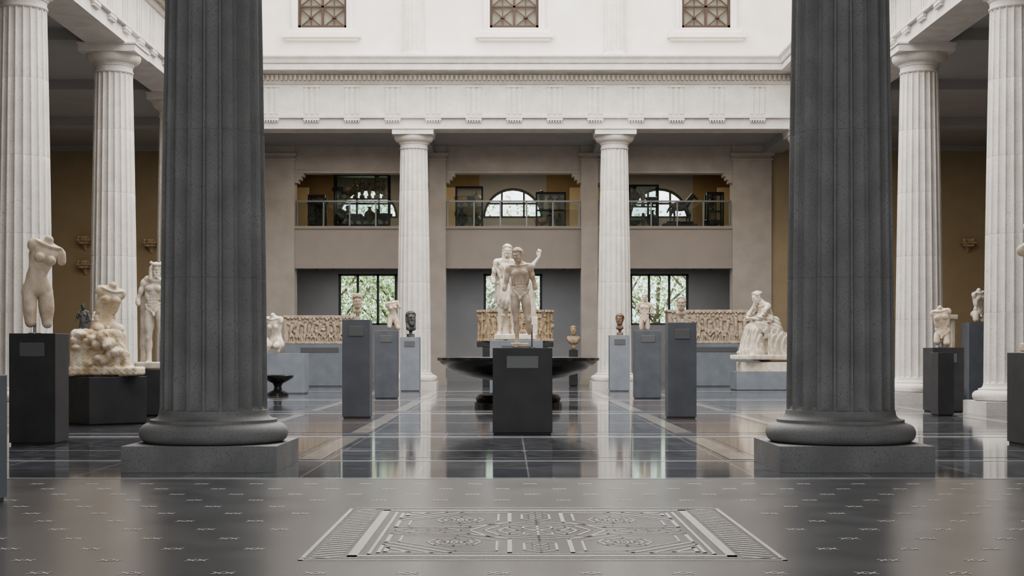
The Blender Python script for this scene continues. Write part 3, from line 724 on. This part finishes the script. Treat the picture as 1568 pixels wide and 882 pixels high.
S_=Sdf(); body(S_,(0,0,.97),Rm(0,0,-4),Rm(0,0,4),Rm(-20,10),arms={'R':((-.5,0,-1),.7,(0,0,-1),0),'L':((.3,0,-1),1,(-.5,-1,.1),1,(-1,-.4,0))},legs={'R':((-.04,-.02,-1),.6,(0,0,-1),0),'L':((.06,-.1,-1),.6,(0,0,-1),0)},hair='curl')
S_.obj('marble_boy_statue',M_MARW,(3.35,38.8,1.77),.010,.80)
pedestal(-3.24,46.3,.60,.60,1.68,M_PEDG); bust('dark_stone_bearded_bust',M_DKST,-3.22,46.3,1.68,1.75,20,'long',beard=True,h=.008)
pedestal(3.25,46.3,.62,.60,1.74,M_PEDG); bust('brown_stone_head',M_BRN,3.27,46.3,1.74,1.45,-15,'cap',h=.008)

def sarco(name,m,x,y,z,w,d,hh,nf,seed,lenos=False,lid=False):
    r=random.Random(seed); S_=Sdf()
    if lenos:
        for i in range(-10,11):
            t=i/10; xx=t*(w/2-.22); rr=d/2*math.sqrt(max(.05,1-abs(t)**2.6))
            S_.bx((xx,0,hh/2),(.16,max(.12,rr),hh/2-.02),I3,.05,.05)
        for zz in (.05,hh-.05):
            for i in range(-10,11):
                t=i/10; xx=t*(w/2-.20); rr=d/2*math.sqrt(max(.05,1-abs(t)**2.6))+.05; S_.bx((xx,0,zz),(.18,rr,.045),I3,.03,.02)
    else:
        S_.bx((0,0,hh/2),(w/2,d/2,hh/2),I3,.01,.02)
        S_.bx((0,0,.04),(w/2+.03,d/2+.05,.045),I3,.01,.015); S_.bx((0,0,hh-.04),(w/2+.03,d/2+.05,.045),I3,.01,.015)
    S_.bx((0,0,hh),(w/2-.35,d/2-.14,.3),I3,.01,.02,True)
    for i in range(nf):
        x0=-w/2+.12+(w-.24)*(i+.5)/nf+r.uniform(-.03,.03); t=r.uniform(-.18,.18); top=hh*r.uniform(.76,.86)
        yf=-d/2-.02 if not lenos else -d/2*math.sqrt(max(.05,1-abs(x0/(w/2-.22))**2.6 if abs(x0)<w/2-.22 else .05))-.02
        S_.ell((x0+t*.3,yf-.03,top),(.05,.06,.06),I3,.01)
        S_.cap((x0+t*.2,yf-.01,top-.12),(x0-t*.3,yf,hh*.42),.07,.06,.02)
        for s in (-1,1):
            S_.cap((x0-t*.3,yf,hh*.42),(x0+s*r.uniform(.02,.16),yf-.02,hh*.24),.045,.035,.02); S_.cap((x0+s*.1*r.random(),yf-.02,hh*.24),(x0+s*r.uniform(.02,.12),yf,.09),.035,.025,.02)
            a=r.uniform(-1,1.4); S_.cap((x0,yf-.02,top-.14),(x0+s*.14,yf-.03,top-.14+.14*a),.03,.022,.015)
        if r.random()<.6: S_.ell((x0+.12,yf,hh*r.uniform(.3,.6)),(.09,.06,.07),Rm(0,0,r.uniform(0,80)),.02)
    if lid:
        for i in range(nf*2):
            x0=-w/2+.1+(w-.2)*(i+.5)/(nf*2); S_.ell((x0,-d/2-.04,hh-.10),(.05,.04,.035),I3,.01)
    return S_.obj(name,m,(x,y,z),.013,1,0,.003)
pedestal(-6.85,53.1,2.5,1.1,1.50,M_PEDG); sarco('garland_sarcophagus',M_SARC,-6.85,53.1,1.50,2.55,.95,1.0,9,2,lid=True)
pedestal(7.05,53.1,3.1,1.1,1.52,M_PEDG); sarco('relief_sarcophagus',M_SARC,7.05,53.1,1.52,3.2,.95,1.18,11,9,lid=True)
b=MB()
for sx in (-.95,.95): b.box(sx-.2,sx+.2,-.4,.4,0,1.40)
b.box(-1.35,1.35,-.42,.42,1.40,1.58)
b.obj('sarcophagus_stand',M_PEDD,loc=(.05,53.0,0),bevel=.01)
sarco('oval_marble_sarcophagus',M_SARB,.05,53.0,1.58,2.8,1.15,1.12,13,4,lenos=True)

MX,MY=7.95,47.4
pedestal(7.95,47.6,1.9,1.4,.60,M_PEDG,label=False)
boxo('white_marble_plinth',7.17,8.75,46.95,48.1,.60,.90,M_MARB,.01)
S_=Sdf()
body(S_,(0,.10,.62),Rm(0,12,0),Rm(0,30,0),Rm(0,30,0),arms={'R':((.0,-1.2,-1),1,(.40,.55,1.2),1,(.1,.2,1)),'L':((.3,-1,-1),1,(-.9,-.4,-.1),1,(-1,-.1,0))},
 legs={'R':((-.1,-1,.05),1,(-.05,-.12,-1),1,(-.1,-1,0)),'L':((.12,-1,-.05),1,(.05,.12,-1),1,(.1,-1,0))},female=True,hair='bun')
S_.cap((0,.1,.60),(0,-.30,.60),.16,.13,.04); S_.cap((-.08,-.34,.58),(-.10,-.42,.14),.105,.13,.05); S_.cap((.10,-.32,.55),(.12,-.28,.12),.105,.13,.05)
S_.cap((0,-.2,.45),(0,-.25,.15),.12,.18,.05)
S_.bx((0,.18,.22),(.24,.24,.28),I3,.05,.06)
S_.cap((.10,.12,.75),(.16,.30,.10),.10,.12,.05); S_.cap((-.12,.14,.72),(-.2,.26,.10),.09,.12,.05)
S_.cap((-.14,.08,1.05),(.14,.0,.78),.05,.07,.03)
S_.fold((-.4,-.75,.05),(.4,.5,.62),.013,lambda X,Y,Z:np.sin(70*X+40*Y+4*np.sin(7*Z))+.4*np.sin(120*X-30*Z))
S_.fold((-.35,-.6,.60),(.35,.4,.95),.008,lambda X,Y,Z:np.sin(85*Z+35*Y+10*X))
S_.bx((0,-.12,.03),(.33,.52,.045),I3,.02,.02)
S_.obj('seated_muse_statue',M_MARB,(MX+.10,MY+.1,.90),.010,1.62,-68)

pedestal(8.58,30.05,.62,.72,1.30,M_PEDD)
torso('male_torso_small',M_MARW,(8.55,30.0,1.33),.95,False,-20,Rm(0,0,5),Rm(0,12,-8),{'R':((-.1,-.3,-1),.30,(0,0,-1),0),'L':((.1,-.5,-1),.35,(0,0,-1),0)},None,neck=True)
rod(8.55,30.0,1.30,1.42,.02)
pedestal(10.85,35.0,.62,.6,1.90,M_PEDM,label=False)
torso('marble_torso_fragment',M_MARB,(10.85,35.0,1.90),.95,False,30,Rm(0,0,5),Rm(0,8,-8),{'R':((-.1,-.2,-1),.3,(0,0,-1),0),'L':((.1,-.3,-1),.3,(0,0,-1),0)},None)
pedestal(10.9,38.4,.9,.6,1.0,M_PEDG,label=False)
S_=Sdf(); S_.bx((0,0,.5),(.36,.07,.5),I3,.01,.015); S_.bx((0,-.08,.96),(.40,.06,.05),I3,.01,.01); S_.bx((0,-.08,.04),(.40,.06,.05),I3,.01,.01)
S_.bx((0,-.08,.5),(.27,.05,.38),I3,.01,.02,True); head(S_,np.array([0,-.04,.62]),I3,'curl'); S_.cap((-.12,-.04,.36),(.12,-.04,.36),.08,.08,.03); S_.cap((0,-.03,.38),(0,-.03,.52),.05,.05,.03)
S_.obj('funerary_relief_stele',M_MARB,(10.9,38.4,1.0),.012,1.15)
pedestal(8.05,28.3,.30,.5,1.2,M_PEDD,label=False)
pedestal(6.76,19.3,.72,.8,1.20,M_PEDD)
S_=Sdf(); body(S_,(0.05,0,.96),Rm(0,0,3),Rm(0,5,-20),Rm(25,16,-24),arms={'L':((.3,0,-1),.6,(0,0,-1),0)},legs={'R':((-.02,-.02,-1),1,(0,.06,-1),1,(-.2,-1,0)),'L':((.1,-.1,-1),1,(0,.2,-1),1,(.2,-1,0))},hair='curl')
S_.bx((0.08,0.02,0),(.25,.2,.06),I3,.01,.02); S_.cap((.1,.12,0),(.1,.12,.6),.07,.06,.03)
S_.obj('marble_athlete_statue',M_MARW,(6.66,19.3,1.20),.009,.94)
pedestal(2.15,53.6,.30,.3,1.30,M_PEDD,label=False); bust('small_marble_bust',M_SARB,2.15,53.6,1.30,1.35,0,'curl',chest=True,h=.012)

def bracket(x,z):
    S_=Sdf(); S_.bx((0,0,.30),(.22,.16,.03),I3,.01,.01); S_.bx((0,.02,.24),(.16,.14,.05),I3,.03,.02); S_.cap((0,.05,.20),(0,.12,.05),.10,.05,.04)
    for i in range(5): S_.ell((-.14+.07*i,-.08,.38),(.05,.06,.06),I3,.015)
    S_.obj('wall_bracket_fragment',M_SARB,(x,YB-.17,z),.016,1.25)
for x,z in ((-15.95,5.0),(-15.95,4.1),(-13.5,4.9)): bracket(x,z)
for x,z in ((14.6,4.9),(16.9,4.9)): bracket(x,z)

# ---------------------------------------------------------------- mezzanine cases
def vase(b,x,y,z,s,kind,mi):
    P={0:[(.10,0),(.12,.02),(.05,.06),(.16,.2),(.20,.34),(.15,.46),(.06,.52),(.05,.6),(.10,.64)],
       1:[(.12,0),(.05,.05),(.05,.12),(.26,.24),(.30,.36),(.28,.38)],
       2:[(.09,0),(.09,.1),(.04,.14),(.07,.22),(.11,.38),(.13,.48),(.08,.54),(.05,.56),(.08,.62),(.07,.70),(.01,.74)]}[kind]
    b.lathe([(r*s,h*s) for r,h in P],18,(x,y,z),mi)
    if kind==0:
        for sg in (-1,1):
            for t in range(5):
                a0,a1=-1+t*.45,-1+(t+1)*.45
                b.beam((x+sg*(.14+.08*math.cos(a0))*s,y,z+(.46+.10*math.sin(a0))*s),(x+sg*(.14+.08*math.cos(a1))*s,y,z+(.46+.10*math.sin(a1))*s),.02*s,.02*s,mi)
def case(x0,x1,y,z0,z1,seed):
    r=random.Random(seed); b=MB()
    b.box(x0,x1,y-.3,y+.3,5.0,z0,3)
    for x in (x0,x1):
        for yy in (y-.3,y+.3): b.box(x-.03,x+.03,yy-.03,yy+.03,z0,z1,0)
    b.box(x0,x1,y-.32,y+.32,z1-.08,z1,0); b.box(x0-.02,x1+.02,y-.32,y+.32,z0-.06,z0,0)
    for yy in (y-.3,y+.3): b.box(x0,x1,yy-.004,yy+.004,z0,z1-.05,1)
    n=int((x1-x0)/.30)
    mid=z0+(z1-z0)*.52; b.box(x0+.03,x1-.03,y-.25,y+.25,mid-.02,mid,0)
    for zz in (z0,mid):
        for i in range(n):
            vase(b,x0+.2+(x1-x0-.4)*(i/(max(1,n-1))),y+r.uniform(-.08,.08),zz,r.uniform(.85,1.25),r.randrange(3),2 if r.random()<.8 else 4)
    b.obj('glass_display_case',[M_BLK,M_GLASS,M_DKST,M_PEDM,M_SARB],smooth=35)
case(-6.95,-4.85,58.2,6.2,8.15,1); case(-2.2,-1.2,57.6,6.0,7.6,2); case(.9,2.0,57.8,6.0,7.4,3); case(4.5,5.6,57.9,6.0,7.7,4); case(7.5,8.1,57.8,5.9,7.4,6); case(-7.9,-7.3,57.8,5.9,7.3,8)
S_=Sdf(); S_.ell((0,0,.55),(.30,.14,.17),I3,.04); S_.cap((.22,0,.62),(.42,0,.90),.11,.07,.04); S_.cap((.42,0,.92),(.58,0,.80),.065,.04,.03); S_.cap((-.28,0,.6),(-.42,0,.35),.04,.03,.02)
for lx,ly,kx in ((.2,.08,.26),(.2,-.08,.34),(-.2,.08,-.16),(-.22,-.08,-.30)): S_.cap((lx,ly,.48),(kx,ly,.26),.06,.035,.03); S_.cap((kx,ly,.26),(kx-.03,ly,.03),.032,.024,.02)
S_.bx((0,0,.0),(.45,.2,.04),I3,.01,.01)
boxo('display_plinth',5.75,7.05,57.0,57.6,5.0,6.15,M_PEDM); S_.obj('bronze_horse_statuette',M_DKST,(6.4,57.3,6.15),.02,1.15)
b=MB()
for x0,x1 in ((-.5,.25),(.55,1.3),(-1.5,-.8)): b.box(x0,x1,58.4,58.5,8.55,8.68); b.box(x0+.1,x0+.12,58.44,58.46,8.68,8.9); b.box(x1-.12,x1-.1,58.44,58.46,8.68,8.9)
b.obj('ceiling_light_fixture',plain('light_diffuser',(.9,.9,.85),.5,0,(1,.95,.82),6))
b=MB()
for x0,x1 in bays:
    b.box(x0+.3,x1-.3,57.2,57.24,4.60,4.64)
    n=7
    for i in range(n):
        xx=x0+.6+(x1-x0-1.2)*i/(n-1); b.lathe([(.05,0),(.055,.10),(.04,.16),(.01,.18)],10,(xx,57.22,4.38)); b.box(xx-.01,xx+.01,57.21,57.23,4.54,4.62)
    b.box(x0+.3,x1-.3,57.18,57.26,4.64,4.75)
b.obj('track_lighting',M_BLK,smooth=30)

# ---------------------------------------------------------------- outside
boxo('lawn_ground',-40,40,66.0,100,-.4,-.2,stone('grass',(.10,.18,.05),(.18,.3,.08),2,.9,0))
leafm,nt,bb=mat('leaves'); bb.inputs['Roughness'].default_value=.6
nn=nt.nodes.new('ShaderNodeTexNoise'); nn.inputs['Scale'].default_value=1.3; rr=nt.nodes.new('ShaderNodeValToRGB'); rr.color_ramp.elements[0].color=(.26,.38,.12,1); rr.color_ramp.elements[1].color=(.80,.83,.58,1)
rr.color_ramp.elements[0].position=.35; rr.color_ramp.elements[1].position=.60
tc=nt.nodes.new('ShaderNodeTexCoord'); nt.links.new(tc.outputs['Object'],nn.inputs['Vector']); nt.links.new(nn.outputs['Fac'],rr.inputs['Fac']); nt.links.new(rr.outputs['Color'],bb.inputs['Base Color'])
barkm=stone('bark',(.12,.09,.07),(.26,.2,.16),4,.9,.3)
def tree(x,y,seed,dens):
    r=np.random.RandomState(seed); b=MB()
    b.beam((x,y,-.3),(x+.2,y,3.2),.35,.35)
    for i in range(9):
        a=r.rand()*6.28; b.beam((x+.15,y,1.5+.4*i*.6),(x+2.4*math.cos(a),y+1.5*math.sin(a),3.5+r.rand()*4),.10,.10)
    n=dens; c=r.randn(n,3)*[1.7,1.2,2.1]+[x,y,4.6]; c=c[(c[:,1]>66.2)&(c[:,2]>.2)]; n=len(c); d=r.randn(n,3); d/=np.linalg.norm(d,axis=1)[:,None]; e=np.cross(d,r.randn(n,3)); e/=np.linalg.norm(e,axis=1)[:,None]
    s=.10; V=np.stack([c-d*s,c+e*s*.6,c+d*s,c-e*s*.6],1).reshape(-1,3)
    o=len(b.v); b.v+= [tuple(p) for p in V.tolist()]; b.f+=[(o+4*i,o+4*i+1,o+4*i+2,o+4*i+3) for i in range(n)]; b.m+=[1]*n
    b.obj('tree',[barkm,leafm])
tree(-9,72,1,7000); tree(-5.5,74,2,6000); tree(-1.8,73,3,5000); tree(1.8,75,4,4000); tree(7.2,76,5,2200); tree(10,73,6,2500); tree(4.6,78,7,2000)

# ---------------------------------------------------------------- lights
def area(name,loc,sx,sy,power,col=(1,1,1),rot=(0,0,0),spread=180):
    l=bpy.data.lights.new(name,'AREA'); l.shape='RECTANGLE'; l.size=sx; l.size_y=sy; l.energy=power; l.color=col; l.spread=math.radians(spread)
    o=bpy.data.objects.new(name,l); COL.objects.link(o); o.location=loc; o.rotation_euler=rot; return o
area('skylight_daylight',(0,33.0,16.75),17.5,30,7200,(1,.985,.96))
sun=bpy.data.lights.new('sun','SUN'); sun.energy=4.0; sun.angle=math.radians(2); so=bpy.data.objects.new('sun',sun); COL.objects.link(so); so.rotation_euler=(math.radians(40),math.radians(15),0); so.location=(0,70,30)
for x in (-6,0,6):
    area('mezzanine_downlight',(x,58.8,8.5),2,1,75,(1,.82,.58))
    area('gallery_downlight',(x,59,4.6),3,1.0,80,(.95,.97,1))
    area('far_aisle_fill',(x,52.6,8.55),3,1.5,60,(1,.92,.82))  # added fill without a fixture, lifts the upper back wall
for x in (-14,14):
    area('side_aisle_light',(x,46,8.5),2,10,170,(1,.88,.72))
area('camera_side_fill',(0,YNW+.3,4.5),14,7,1250,(.97,.985,1),(math.radians(90),0,0))  # added fill behind the camera, brightens surfaces that face it
W=bpy.data.worlds.new('world'); scene.world=W; W.use_nodes=True
bg=W.node_tree.nodes['Background']; bg.inputs[0].default_value=(.86,.93,1,1); bg.inputs[1].default_value=2.6

# ---------------------------------------------------------------- camera
cam=bpy.data.cameras.new('camera'); co=bpy.data.objects.new('camera',cam); COL.objects.link(co)
cam.sensor_width=36; cam.lens=2280/1568*36; cam.shift_x=.0038; cam.shift_y=.0631; cam.clip_end=300
co.location=(-.2,0,1.2); co.rotation_euler=(math.radians(90),0,0); scene.camera=co
scene.view_settings.view_transform='AgX'
scene.view_settings.look='AgX - Medium High Contrast'
scene.view_settings.exposure=0.2
